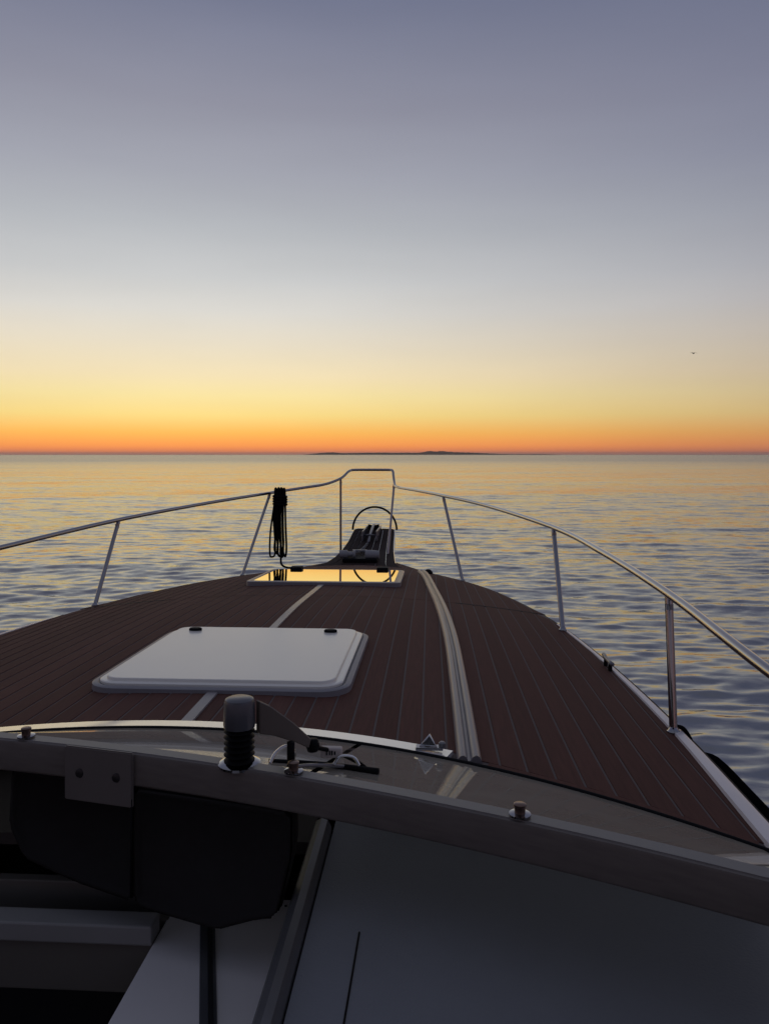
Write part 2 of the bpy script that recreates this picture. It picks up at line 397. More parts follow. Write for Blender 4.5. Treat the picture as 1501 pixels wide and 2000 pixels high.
# foredeck -----------------------------------------------------------
foredeck = None
def make_deck():
    global foredeck
    vs = []; fs = []; ns = 44; ntt = 50
    for i in range(ntt+1):
        t = i/ntt
        for j in range(ns+1):
            s = -1+2*j/ns
            y0 = ywind(s*1.145)-.05; y = y0+(6.36-y0)*t
            x = s*half(y); vs.append(V(x, y, zdeck(x, y)))
    n = ns+1
    for i in range(ntt):
        for j in range(ns): fs.append((i*n+j, i*n+j+1, (i+1)*n+j+1, (i+1)*n+j))
    foredeck = obj('foredeck', vs, fs, 'caulk', boat, True)
    # fore-and-aft planks, each one a piece; a cross seam parts the after field from the forward one
    pitch = .0525; gap = .0021; k0 = 22; lift = .0016
    def ymax(x):           # where the deck edge crosses this x
        lo, hi = 1.4, 6.2
        if half(hi) > abs(x)+.012: return hi
        while hi-lo > .002:
            md = .5*(lo+hi)
            if half(md) > abs(x)+.012: lo = md
            else: hi = md
        return lo
    global towd
    towd = lerp_tab([(-3.4, .05), (1.0, .042), (1.40, .033), (1.9, .021), (2.46, .012), (3.05, .007), (3.35, .004)])
    for k in range(-k0, k0):
        x0 = k*pitch+gap; x1 = (k+1)*pitch-gap
        xo = max(abs(x0), abs(x1))
        for seg in (0, 1):
            a = []; b = []
            for x, out in ((x0, a), (x1, b)):
                bound = 3.52-.10*x*x
                ya = ywind(x)+(.088 if x < .6 else .069); yb = bound-.004
                # after field stops inside the white toe rail
                if seg == 0:
                    lo, hi = 1.3, yb
                    if half(hi)-towd(hi)+.001 < abs(x):
                        while hi-lo > .002:
                            md = .5*(lo+hi)
                            if half(md)-towd(md)+.001 > abs(x): lo = md
                            else: hi = md
                        yb = lo
                else: ya = bound+.004; yb = ymax(x)
                out += [ya, yb]
            if a[1]-a[0] < .03 and b[1]-b[0] < .03: continue
            if a[1] < a[0]: a[1] = a[0]+.002
            if b[1] < b[0]: b[1] = b[0]+.002
            m = 14; vs = []; fs = []
            for i in range(m+1):
                t = i/m
                for (x, yy, nx) in ((x0, a, 1), (x1, b, -1)):
                    y = yy[0]+(yy[1]-yy[0])*t; z = zdeck(x, y)
                    vs.append(V(x, y, z-.002)); vs.append(V(x+nx*.0004, y, z+lift*.6)); vs.append(V(x+nx*.0022, y, z+lift))
            for i in range(m):
                o = i*6; q = o+6
                fs += [(o, q, q+1, o+1), (o+1, q+1, q+2, o+2), (o+2, q+2, q+5, o+5), (o+5, q+5, q+4, o+4), (o+4, q+4, q+3, o+3)]
            fs += [(0, 1, 2, 5, 4, 3), tuple(m*6+c for c in (3, 4, 5, 2, 1, 0))]
            p = obj('plank', vs, fs, 'teak', foredeck)
            bm = bmesh.new(); bm.from_mesh(p.data); bmesh.ops.recalc_face_normals(bm, faces=bm.faces[:]); bm.to_mesh(p.data); bm.free()
make_deck()

# painted centreline strip and the moulded double ridge to starboard
sweep('centre_strip', [V(0.003-.008*(y-1.7), y, zdeck(0, y)+.004) for y in [1.66+.06*i for i in range(39)]], [(-.014, -.002), (-.013, .002), (.013, .002), (.014, -.002)], 'gelcoat_ridge', boat)
rx = lerp_tab([(1.4, .621), (2.07, .619), (2.66, .612), (3.3, .588), (3.9, .556), (4.92, .495), (5.1, .48)])
ridge_prof = [(.68*u, .8*v) for u, v in [(-.036, -.004), (-.034, .008), (-.026, .017), (-.016, .019), (-.008, .014), (-.004, .006), (.004, .006), (.010, .015), (.020, .020), (.030, .016), (.036, .006), (.038, -.004)]]
sweep('deck_ridge', [V(rx(y), y, zdeck(rx(y), y)+.004) for y in [1.535+.06*i for i in range(60)]], ridge_prof, 'gelcoat_ridge', boat, True, 60)
# white toe rail on both edges, fading out at the second stanchion
for s in (-1, 1):
    ys = [-3.3+.11*i for i in range(60)]
    vs = []; fs = []
    for y in ys:
        w = towd(y)+.004; b = half(y)+.004
        for (u, h) in ((b-w, .0), (b-w*.93, .009), (b-w*.3, .013), (b-.001, .010), (b, -.01)): vs.append(V(s*u, y, zdeck(u, y)+(h*min(1, w/.035) if h > 0 else h)))
    for i in range(len(ys)-1):
        for k in range(4): fs.append((i*5+k, i*5+k+1, i*5+k+6, i*5+k+5))
    fs += [(0, 1, 2, 3, 4), tuple((len(ys)-1)*5+k for k in range(5))[::-1]]
    t = obj('toe_rail', vs, fs, 'toe_white', boat, True); auto(t, 60)
    bm = bmesh.new(); bm.from_mesh(t.data); bmesh.ops.recalc_face_normals(bm, faces=bm.faces[:]); bm.to_mesh(t.data); bm.free()

# main hatch -----------------------------------------------------------
def ring_stack(name, cx, cy, levels, m, parent, tilt=0., z0=0., ref=None, smooth=True, ang=35):
    """rounded rectangles stacked from the rim inwards; levels = (hx, hy, r, z)"""
    vs = []; fs = []; n = None
    for hx, hy, r, z in levels:
        pts = rrect(hx, hy, r); n = len(pts)
        for px, py in pts: vs.append(V(cx+px, cy+py, z0+z+py*tilt))
    for i in range(len(levels)-1):
        for k in range(n): fs.append((i*n+k, i*n+(k+1) % n, (i+1)*n+(k+1) % n, (i+1)*n+k))
    fs.append(tuple((len(levels)-1)*n+k for k in range(n)))
    o = obj(name, vs, fs, m, parent, smooth)
    if smooth: auto(o, ang)
    return o
mh = empty('main_hatch', (0, 0, 0), boat)
HX, HY = .002, 2.245
ring_stack('frame', HX, HY, [(.340, .357, .080, -.045), (.338, .355, .080, -.001), (.332, .349, .075, .002), (.324, .341, .066, .002), (.320, .337, .063, -.002)], 'hatch_trim', mh, tilt=-.018, z0=-.594)
ring_stack('lid', HX, HY, [(.318, .335, .060, .000), (.318, .335, .060, .006), (.314, .331, .056, .0080), (.301, .3215, .045, .0085), (.299, .3195, .043, .0145), (.2965, .317, .04, .0160)], 'hatch_white', mh, tilt=-.018, z0=-.594, ang=24)
for x in (-.235, .215):
    bm = bmesh.new(); lathe_bm(bm, (0, 0, 0), [(.0205, 0), (.0205, .006), (.017, .009)], 20)
    for v in bm.verts: v.co = V(HX+x+v.co.x*1.05, HY+.262+v.co.y*.62, -.594+.0158-.018*.262+v.co.z)
    o = bobj('latch', bm, 'black_rubber', mh, True); auto(o)

# forward hatch: mirror-smooth smoked pane in a low frame -----------------
fh = empty('forward_hatch', (0, 0, 0), boat)
FX, FY, FZ, FT = -.012, 4.28, -.682, -.056
ring_stack('frame', FX, FY, [(.405, .355, .05, -.05), (.403, .353, .05, .004), (.395, .345, .045, .0065), (.375, .325, .03, .0065), (.370, .320, .03, .003)], 'gelcoat_ridge', fh, tilt=FT, z0=FZ)
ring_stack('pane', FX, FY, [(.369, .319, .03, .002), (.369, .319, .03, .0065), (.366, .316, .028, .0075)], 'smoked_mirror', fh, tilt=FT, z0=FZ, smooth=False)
for x in (-.25, .27):
    box('hinge', V(FX+x-.035, FY+.30, FZ+FT*.33+.004), V(FX+x+.035, FY+.365, FZ+FT*.33+.024), 'black_rubber', fh, .005)
lathe('vent_knob', V(.53, 5.0, zdeck(.53, 5.0)), [(.03, 0), (.03, .012), (.018, .026), (.01, .03)], 'black_rubber', boat, 16)

# bow rail ----------------------------------------------------------------
rail = empty('bow_rail', (0, 0, 0), boat)
RR = .0108
star = smooth_path([V(1.13, -.95, -.52), V(1.125, -.4, -.455), V(1.12, .5, -.405), V(1.12, 1.35, -.370), V(1.135, 1.95, -.347), V(1.115, 2.6, -.325), V(1.057, 3.25, -.304), V(.86, 4.2, -.280), V(.626, 4.95, -.263), V(.43, 5.6, -.258), V(.305, 6.0, -.258), V(.262, 6.16, -.250)], 10)
port = smooth_path([V(-1.13, -.95, -.52), V(-1.125, -.4, -.455), V(-1.13, .5, -.425), V(-1.15, 1.35, -.405), V(-1.16, 2.0, -.385), V(-1.13, 2.9, -.363), V(-1.012, 3.76, -.326), V(-.82, 4.65, -.297), V(-.592, 5.4, -.272), V(-.41, 5.78, -.250), V(-.279, 6.0, -.232), V(-.181, 6.2, -.192), V(-.135, 6.34, -.142), V(-.118, 6.4, -.131)], 10)
front = [V(-.118, 6.4, -.131)] + smooth_path([V(-.10, 6.44, -.1285), V(-.04, 6.47, -.128), V(.10, 6.47, -.128), V(.20, 6.44, -.128), V(.226, 6.41, -.131), V(.236, 6.38, -.145)], 6)
down = smooth_path([V(.236, 6.38, -.145), V(.242, 6.32, -.18), V(.252, 6.24, -.225), V(.262, 6.16, -.250)], 6)
tube('rail_tube', star, RR, 'steel', rail, 12)
tube('rail_tube', port, RR, 'steel', rail, 12)
tube('rail_tube', front, RR, 'steel', rail, 12)
tube('rail_tube', down, RR, 'steel', rail, 12)
def stanchion(b, t, r=.0098):
    b = V(*b); t = V(*t); bm = bmesh.new()
    tube_bm(bm, [b+(t-b)*(-.03), b+(t-b)*.5, t], r, 12)
    lathe_bm(bm, b+Vector((0, 0, .001)), [(.0155, -.012), (.0155, .001), (.013, .003), (.0102, .012)], 16)
    lathe_bm(bm, t+(b-t).normalized()*.03, [(.0100, -.012), (.0104, 0), (.0100, .012)], 12)
    o = bobj('stanchion', bm, 'steel', rail, True); auto(o)
def zd(x, y): return zdeck(x, y)+.004
for b, t in (((.738, 4.66), (.626, 4.95, -.268)), ((1.062, 3.05), (1.057, 3.25, -.309)), ((1.128, 1.89), (1.135, 1.95, -.352)), ((1.13, .35), (1.12, .5, -.41)),
             ((-.672, 4.92), (-.592, 5.4, -.277)), ((-1.018, 3.50), (-1.012, 3.76, -.331)), ((-1.13, 1.95), (-1.16, 2.0, -.390)), ((-1.13, .35), (-1.13, .5, -.43))):
    stanchion((b[0], b[1], zd(*b)), t)
stanchion((-.181, 6.2, -.815), (-.181, 6.2, -.197), .0092)
stanchion((.207, 6.1, -.805), (.252, 6.22, -.235), .0092)

# pulpit: bow platform with hoop, windlass and anchor roller -----------------
pul = empty('bow_platform', (0, 0, 0), boat)
def make_pulpit():
    secs = [(5.42, .40, -.822), (5.56, .31, -.818), (5.72, .262, -.812), (5.95, .238, -.803), (6.25, .218, -.787), (6.6, .203, -.752), (6.85, .197, -.715), (6.99, .190, -.690), (7.03, .165, -.685)]
    vs = []; fs = []
    for y, w, z in secs:
        cx = .035 if y > 5.8 else .035*(y-5.42)/.38
        for u, d in ((-w, -.01), (-w+.012, 0), (w-.012, 0), (w, -.01), (w, -.085), (-w, -.085)): vs.append(V(cx+u, y, z+d))
    n = 6
    for i in range(len(secs)-1):
        for k in range(n): fs.append((i*n+k, i*n+(k+1) % n, (i+1)*n+(k+1) % n, (i+1)*n+k))
    fs += [tuple(range(n)), tuple((len(secs)-1)*n+k for k in range(n))[::-1]]
    b = obj('platform_shell', vs, fs, 'gelcoat', pul)
    bm = bmesh.new(); bm.from_mesh(b.data); bmesh.ops.recalc_face_normals(bm, faces=bm.faces[:]); bm.to_mesh(b.data); bm.free()
    # planks on top
    for k in range(7):
        vs = []; fs = []
        for y, w, z in secs:
            w2 = w-.006
            cx = .035 if y > 5.8 else .035*(y-5.42)/.38
            a = cx-w2+2*w2*k/7+.002; c = cx-w2+2*w2*(k+1)/7-.002
            vs += [V(a, y, z+.001), V(a+.001, y, z+.007), V(c-.001, y, z+.007), V(c, y, z+.001)]
        for i in range(len(secs)-1):
            for q in range(4): fs.append((i*4+q, i*4+(q+1) % 4, (i+1)*4+(q+1) % 4, (i+1)*4+q))
        fs += [(0, 1, 2, 3), tuple((len(secs)-1)*4+q for q in range(4))[::-1]]
        p = obj('plank', vs, fs, 'teak_dark', pul)
        bm = bmesh.new(); bm.from_mesh(p.data); bmesh.ops.recalc_face_normals(bm, faces=bm.faces[:]); bm.to_mesh(p.data); bm.free()
    # hoop
    tube('hoop', [V(.040+.200*math.cos(a), 6.97, -.684+.208*math.sin(a)) for a in [math.pi*i/28 for i in range(29)]], .0095, 'black_rubber', pul, 10)
    # windlass
    w = empty('windlass', (0, 0, 0), pul)
    box('base', V(-.11, 5.70, -.806), V(.15, 5.90, -.775), 'black_rubber', w, .008)
    bm = bmesh.new(); lathe_bm(bm, V(-.09, 5.78, -.752), [(.030, -.05), (.030, .01), (.020, .015), (.020, .05), (.030, .055), (.030, .07)], 18, 'X'); o = bobj('drum', bm, 'winch_white', w, True); auto(o)
    bm = bmesh.new(); lathe_bm(bm, V(.10, 5.78, -.755), [(.034, -.045), (.036, 0), (.03, .06)], 18, 'X'); o = bobj('motor', bm, 'winch_white', w, True); auto(o)
    box('cross_bar', V(-.06, 5.93, -.752), V(.055, 5.955, -.738), 'winch_white', w, .003)
    # roller cheeks
    for x in (-.035, .085):
        box('roller_cheek', V(x-.006, 6.55, -.742), V(x+.006, 7.10, -.655), 'dull_metal', pul, .004)
    bm = bmesh.new(); lathe_bm(bm, V(.025, 7.04, -.668), [(.03, -.05), (.018, 0), (.03, .05)], 16, 'X'); bobj('roller', bm, 'black_rubber', pul, True)
make_pulpit()

# windshield -----------------------------------------------------------------
ws = empty('windshield', (0, 0, 0), boat)
xs_bar = [-.95+.05*i for i in range(39)]
bar_xy = [(-1.06, -.5), (-1.06, .1), (-1.055, .6), (-1.04, .95), (-1.01, 1.12)]+[(x, ybar(x)) for x in xs_bar]+[(1.0, .745), (1.03, .62), (1.05, .42), (1.06, .1), (1.06, -.5)]
def barz(x, y): return -.45 if y > .5 else -.45-.05*(.5-y)
bar_pts = [V(x, y, barz(x, y)) for x, y in bar_xy]
prof = [(.015, -.048), (.017, -.045), (.0165, -.004), (.015, -.0008), (.012, 0), (-.013, 0), (-.0165, -.003), (-.017, -.045), (-.014, -.048)]
sweep('top_frame', smooth_path(bar_pts, 4), prof, 'anodised', ws, True, 25)
sweep('top_sky_gleam', smooth_path(bar_pts, 4), [(.0125, -.002), (.011, .0014), (-.010, .0014), (-.012, -.002)], 'anodised_skylit', ws)  # lighter strip: sky reflection along the frame top, put into the colour
# glass, ruled between the frame and the gasket
def pane(name, xa, xb, n=16):
    vs = []; fs = []
    for i in range(n+1):
        x = xa+(xb-xa)*i/n
        top = V(x, ybar(x)+.012, -.462); xb2 = x*1.11
        bot = V(xb2, ywind(xb2)+.004, zdeck(xb2, ywind(xb2))+.014)
        for t in (0, .33, .66, 1): vs.append(top.lerp(bot, t))
    for i in range(n):
        for k in range(3): fs.append((i*4+k, i*4+k+1, i*4+k+5, i*4+k+4))
    return obj(name, vs, fs, 'glass', ws, True)
pane('glass_pane', -.98, -.365); pane('glass_pane', -.355, .355); pane('glass_pane', .365, .98)
for s in (-1, 1):
    vs = [V(s*1.045, .64 if s > 0 else 1.0, -.50), V(s*1.06, .1, -.515), V(s*1.06, -.5, -.54), V(s*1.10, -.5, -.68), V(s*1.11, .3, -.675), V(s*1.095, 1.27, -.655)]
    obj('side_glass', vs, [(0, 1, 4, 5), (1, 2, 3, 4)], 'glass', ws)
gx = [-1.10+.05*i for i in range(45)]
tube('gasket', smooth_path([V(x, ywind(x)+.004, zdeck(x, ywind(x))+.012) for x in gx], 2), .0075, 'black_rubber', ws, 8)
# white coaming ahead of the gasket
sweep('coaming', [V(x, ywind(x)+.044, zdeck(x, ywind(x))+.002) for x in [-1.06+.05*i for i in range(33)]+[.582]], [(-.030, -.006), (-.029, .003), (-.026, .006), (.038, .0125), (.041, .011), (.042, -.006)], 'coaming_white', boat, True, 12)
sweep('coaming', [V(x, ywind(x)+.017, zdeck(x, ywind(x))+.002) for x in [.662+.04*i for i in range(11)]], [(-.006, -.006), (-.005, .005), (.005, .005), (.006, -.006)], 'gelcoat_ridge', boat)
sweep('margin_plank', [V(x, ywind(x)+.046, zdeck(x, ywind(x)+.046)) for x in [.655+.04*i for i in range(12)]], [(-.0185, -.004), (-.018, .0016), (.018, .0016), (.0185, -.004)], 'teak', foredeck)
for s in (-1, 1):
    xs = [.655+.03*i for i in range(13)]
    sweep('panel_seam', [V(s*x, 3.52-.10*x*x, zdeck(x, 3.52-.10*x*x)) for x in xs if x < half(3.52-.1*x*x)-.01][::s], [(-.007, -.004), (-.006, .0028), (.006, .0028), (.007, -.004)], 'black_rubber', foredeck)
# joint plate with two screws on the frame, over the opening pane
def on_bar(x, off): 
    d = (ybar(x+.01)-ybar(x-.01))/.02; n = Vector((d, -1, 0)).normalized(); return Vector((x, ybar(x), 0))+n*off
vs = []
for x in (-.012, .105):
    for z in (-.078, .004):
        for off in (.0172, .0235): p = on_bar(x, off); vs.append(V(p.x, p.y, -.45+z))
bm = bmesh.new(); bv = [bm.verts.new(v) for v in vs]
for f in ((0, 1, 3, 2), (4, 6, 7, 5), (0, 4, 5, 1), (2, 3, 7, 6), (1, 5, 7, 3), (0, 2, 6, 4)): bm.faces.new([bv[i] for i in f])
bmesh.ops.bevel(bm, geom=bm.edges[:], offset=.0018, segments=2, affect='EDGES'); bobj('joint_plate', bm, 'plate_grey', ws)
for x in (.016, .079):
    p = on_bar(x, .0235); bm = bmesh.new(); lathe_bm(bm, V(p.x, p.y, -.485), [(.0072, .002), (.0072, -.001), (.004, -.0025)], 16, 'Y'); o = bobj('screw', bm, 'screw_dark', ws, True); auto(o)
for x in (-.096, .351, .654):
    c = V(x, ybar(x)-.002, -.447); k = empty('snap_stud', (0, 0, 0), ws)
    bm = bmesh.new(); lathe_bm(bm, c, [(.0135, 0), (.0135, .002), (.008, .003)], 20); o = bobj('flange', bm, 'steel', k, True); auto(o)
    bm = bmesh.new(); lathe_bm(bm, c, [(.0068, .002), (.0068, .010), (.0078, .011), (.0078, .0135), (.006, .0145)], 20); o = bobj('stud', bm, 'brass', k, True); auto(o)

# pantograph wiper standing at the frame -----------------------------------------
wp = empty('windshield_wiper', (.007, -.027, 0), boat)
wc = (.258, 1.135)
o = lathe('mount_flange', V(wc[0], wc[1], -.4535), [(.030, 0), (.031, .004), (.024, .007)], 'steel', wp, 24)
prof = [(.0215, .006)]
for i in range(6): prof += [(.0225, .008+i*.0085), (.0168, .0125+i*.0085)]
prof += [(.019, .058), (.019, .066)]
lathe('bellows', V(wc[0], wc[1], -.4535), prof, 'black_rubber', wp, 28)
lathe('cap', V(wc[0], wc[1], -.4535), [(.0225, .056), (.0232, .060), (.0222, .092), (.0205, .0965), (.016, .0985)], 'grey_plastic', wp, 28)
# arm: a tapering channel leading right and forward, down to the glass
def wedge(name, secs, m, parent, bev=.0015):
    bm = bmesh.new(); rings = []
    for c, hw, zt, zb in secs:
        d = Vector((.62, .5, 0)).normalized(); s = Vector((d.y, -d.x, 0))
        rings.append([bm.verts.new(V(c[0], c[1], zb)-s*hw), bm.verts.new(V(c[0], c[1], zb)+s*hw), bm.verts.new(V(c[0], c[1], zt)+s*hw), bm.verts.new(V(c[0], c[1], zt)-s*hw)])
    for a, b in zip(rings, rings[1:]):
        for k in range(4): bm.faces.new((a[k], a[(k+1) % 4], b[(k+1) % 4], b[k]))
    bm.faces.new(rings[0][::-1]); bm.faces.new(rings[-1])
    bmesh.ops.recalc_face_normals(bm, faces=bm.faces[:])
    bmesh.ops.bevel(bm, geom=bm.edges[:], offset=bev, segments=1, affect='EDGES'); return bobj(name, bm, m, parent)
wedge('arm', [((.284, 1.140), .006, -.360, -.408), ((.300, 1.152), .006, -.372, -.414), ((.330, 1.175), .0055, -.404, -.432), ((.352, 1.195), .005, -.434, -.450)], 'tan_arm', wp)
tube('idler_post', [V(.331, 1.150, -.466), V(.331, 1.150, -.424)], .0058, 'black_rubber', wp, 12)
lathe('idler_flange', V(.331, 1.150, -.470), [(.014, 0), (.014, .004), (.008, .007)], 'steel', wp, 16)
bm = bmesh.new(); lathe_bm(bm, V(.356, 1.198, -.446), [(.008, -.009), (.011, 0), (.008, .009)], 14); bobj('knuckle', bm, 'black_rubber', wp, True)
bm = bmesh.new(); box_bm(bm, (-.017, -.007, -.008), (.017, .007, .008), .003)
for v in bm.verts: v.co = V(.380+v.co.x, 1.235+v.co.y+.3*v.co.x, -.470-.12*v.co.x+v.co.z)
tg = bobj('coupler', bm, 'tag_plastic', wp)
# dark marks moulded on the coupler
for dx, h in ((-.006, .007), (-.0015, .006), (.002, .007), (.0065, .005)):
    box('mark', V(.380+dx-.0009, 1.2262+.3*dx, -.469-.12*dx-h/2), V(.380+dx+.0009, 1.2285+.3*dx, -.469-.12*dx+h/2), 'black_rubber', tg, 0)
tube('linkage', smooth_path([V(.358, 1.20, -.450), V(.385, 1.245, -.474), V(.415, 1.275, -.500), V(.432, 1.285, -.5165)], 5), .0035, 'black_rubber', wp, 8)
tube('linkage', smooth_path([V(.331, 1.152, -.462), V(.356, 1.19, -.474), V(.39, 1.235, -.492), V(.425, 1.27, -.512)], 5), .0032, 'dull_metal', wp, 8)
tube('blade', smooth_path([V(.28, 1.235, -.489), V(.345, 1.248, -.496), V(.40, 1.246, -.499), V(.455, 1.235, -.500)], 5), .0058, 'black_rubber', wp, 8)
tube('washer_hose', smooth_path([V(.300, 1.15, -.457), V(.305, 1.165, -.447), V(.318, 1.178, -.441), V(.330, 1.185, -.452), V(.326, 1.195, -.474)], 6), .0026, 'chrome', wp, 8)
tube('washer_hose', smooth_path([V(.385, 1.225, -.487), V(.395, 1.23, -.475), V(.415, 1.235, -.478), V(.425, 1.232, -.490)], 6), .0024, 'chrome', wp, 8)

# folding triangular pad eye on the coaming
pe = empty('pad_eye', (0, 0, 0), boat)
px, py = .541, ywind(.541)+.044; pz = zdeck(px, py)+.016
box('base_plate', V(px-.028, py-.011, pz-.003), V(px+.028, py+.011, pz+.003), 'steel', pe, .002)
tube('loop', [V(px-.018, py, pz+.004), V(px+.015, py-.006, pz+.004), V(px+.001, py+.004, pz+.024)], .003, 'chrome', pe, 8, True)
obj('leaf', [V(px-.019, py, pz+.005), V(px+.015, py-.005, pz+.005), V(px+.001, py+.0035, pz+.021), V(px+.001, py+.010, pz+.006)], [(0, 1, 2), (0, 2, 3), (1, 3, 2), (0, 3, 1)], 'chrome', pe)
lathe('knob', V(px+.026, py, pz), [(.007, 0), (.007, .010), (.004, .013)], 'dull_metal', pe, 14)

# cleat on the starboard toe rail
def cleat(x, y):
    c = empty('mooring_cleat', (0, 0, 0), boat); z = zdeck(x, y)+.012
    for d in (-.03, .03): lathe('post', V(x, y+d, z), [(.007, -.01), (.006, .012)], 'black_rubber', c, 10)
    tube('horn', [V(x, y-.06, z+.018), V(x, y-.03, z+.015), V(x, y+.03, z+.015), V(x, y+.06, z+.018)], .0065, 'dull_metal', c, 10)
cleat(half(2.47)-.018, 2.47); cleat(-half(2.47)+.018, 2.47)

# dash, companionway and cockpit ---------------------------------------------
def zdash(x): return -.640-.02*(x/1.1)**2
def sheet(name, xs, yfun0, yfun1, zf, m, parent, th=.02, n=8):
    vs = []; fs = []; N = len(xs)
    for x in xs:
        for k in range(n+1): y = yfun0(x)+(yfun1(x)-yfun0(x))*k/n; vs.append(V(x, y, zf(x)))
    for x in xs:
        for k in (0, n): y = yfun0(x)+(yfun1(x)-yfun0(x))*k/n; vs.append(V(x, y, zf(x)-th))
    B = N*(n+1)
    for i in range(N-1):
        for k in range(n): fs.append((i*(n+1)+k, i*(n+1)+k+1, (i+1)*(n+1)+k+1, (i+1)*(n+1)+k))
        fs.append((i*(n+1), (i+1)*(n+1), B+(i+1)*2, B+i*2)); fs.append((i*(n+1)+n, (i+1)*(n+1)+n, B+(i+1)*2+1, B+i*2+1))
        fs.append((B+i*2, B+i*2+1, B+i*2+3, B+i*2+2))
    fs.append(tuple(range(n+1))+(B+1, B)); fs.append(tuple((N-1)*(n+1)+k for k in range(n+1))+(B+2*N-1, B+2*N-2))
    o = obj(name, vs, fs, m, parent)
    bm = bmesh.new(); bm.from_mesh(o.data); bmesh.ops.recalc_face_normals(bm, faces=bm.faces[:]); bm.to_mesh(o.data); bm.free()
    return o
dash = sheet('dash', [.378+.06*i for i in range(12)]+[1.085], lambda x: .62, lambda x: ywind(x)-.006, zdash, 'dash_vinyl', boat)
sheet('shelf', [-1.085+.07*i for i in range(20)]+[.345], lambda x: 1.262, lambda x: ywind(x)-.006, lambda x: zdash(x)-.0, 'shelf_brown', boat)
box('dash_front', V(.378, .66, -1.5), V(1.0, .68, -.668), 'dash_vinyl', boat)
tube('dash_seam', [V(.448, 1.03, zdash(.448)+.0005), V(.443, .66, zdash(.443)+.0005)], .0013, 'black_rubber', boat, 6)
sweep('dash_trim', [V(.361, y, -.630) for y in (1.30, 1.1, .9, .62)], [(.016, -.03), (.016, -.004), (.011, .006), (.002, .011), (-.008, .008), (-.014, -.002), (-.015, -.03)], 'dull_metal', boat, True, 30)
box('dash_side', V(.348, .62, -1.5), V(.360, 1.30, -.664), 'beige_board', boat, .001)
# white sliding panel beside the dash
box('slide_panel', V(.118, .60, -.775), V(.338, 1.285, -.750), 'panel_white', boat, .004)
def strip(name, a, b, w, h, m):
    a = Vector(a); b = Vector(b); d = (b-a).normalized(); s = Vector((d.y, -d.x, 0))*w
    up = Vector((0, 0, h)); vs = [a-s, a+s, b+s, b-s, a-s+up, a+s+up, b+s+up, b-s+up]
    obj(name, vs, [(0, 1, 2, 3), (4, 7, 6, 5), (0, 4, 5, 1), (1, 5, 6, 2), (2, 6, 7, 3), (3, 7, 4, 0)], m, boat)
strip('slide_track', V(.170, 1.27, -.7515), V(.295, .85, -.7515), .0115, .004, 'grey_plastic')
strip('slide_track', V(.1735, 1.27, -.7495), V(.2985, .85, -.7495), .0035, .006, 'dark_inside')
for i, (x, y, r) in enumerate(((.280, 1.262, .0022), (.292, 1.262, .0034), (.304, 1.264, .0022), (.312, 1.264, .0022))):
    lathe('screw', V(x, y, -.7505), [(r, 0), (r, .0012)], 'black_rubber', boat, 10)
# stepped boards over the companionway, then a near-black sheet painting the unlit cabin opening
XR = .126
box('lintel_board', V(-.95, 1.255, -.765), V(XR, 1.275, -.716), 'beige_board', boat, .002)
box('lintel_board', V(-.95, 1.215, -.80), V(XR-.004, 1.235, -.749), 'beige_board', boat, .002)
box('lintel_ledge', V(-.95, 1.150, -.752), V(XR-.008, 1.190, -.722), 'ledge_grey', boat, .003)
box('lintel_board', V(-.95, 1.158, -.830), V(XR-.008, 1.184, -.753), 'beige_board', boat, .002)
box('doorway_dark_sheet', V(-.95, 1.21, -1.55), V(.35, 1.225, -.801), 'dark_inside', boat, .002)
# cockpit: sole, sides, side decks and transom
box('cockpit_sole', V(-1.0, -3.35, -1.58), V(1.0, 1.21, -1.55), 'beige_board', boat, .004)
for s in (-1, 1):
    box('cockpit_side', V(min(s*1.0, s*1.02), -3.35, -1.57), V(max(s*1.0, s*1.02), 1.20, -.70), 'beige_board', boat, .002)
    vs = []; fs = []
    ys = [-3.4+.2*i for i in range(22)]+[.95]
    for y in ys: vs += [V(s*.985, y, -.672), V(s*half(y), y, zedge(y)+.001), V(s*.985, y, -.70)]
    for i in range(len(ys)-1): fs += [(i*3, i*3+1, i*3+4, i*3+3), (i*3, i*3+3, i*3+5, i*3+2)]
    obj('side_deck', vs, fs, 'gelcoat_ridge', boat)
box('transom', V(-1.15, -3.4, -1.6), V(1.15, -3.3, -.69), 'gelcoat', boat, .01)
# canvas top over the helm, out of view, added to shade dash and companionway
top = empty('added_shade_top', (0, 0, 0), boat)
vs = []; fs = []
for i in range(13):
    x = -1.1+2.2*i/12
    for k in range(9):
        y = -2.2+2.35*k/8; vs.append(V(x, y, .52-.14*(x/1.1)**2-.05*((y+.9)/1.3)**2))
for i in range(12):
    for k in range(8): fs.append((i*9+k, (i+1)*9+k, (i+1)*9+k+1, i*9+k+1))
o = obj('canvas', vs, fs, 'canvas_navy', top, True); sd = o.modifiers.new('s', 'SOLIDIFY'); sd.thickness = .004
for y in (.10, -2.1):
    tube('bow_frame', smooth_path([V(-1.08, y*.6-.3, -.67), V(-1.1, y, .30), V(-.9, y, .40), V(0, y, .455), V(.9, y, .40), V(1.1, y, .30), V(1.08, y*.6-.3, -.67)], 6), .0125, 'steel', top, 10)

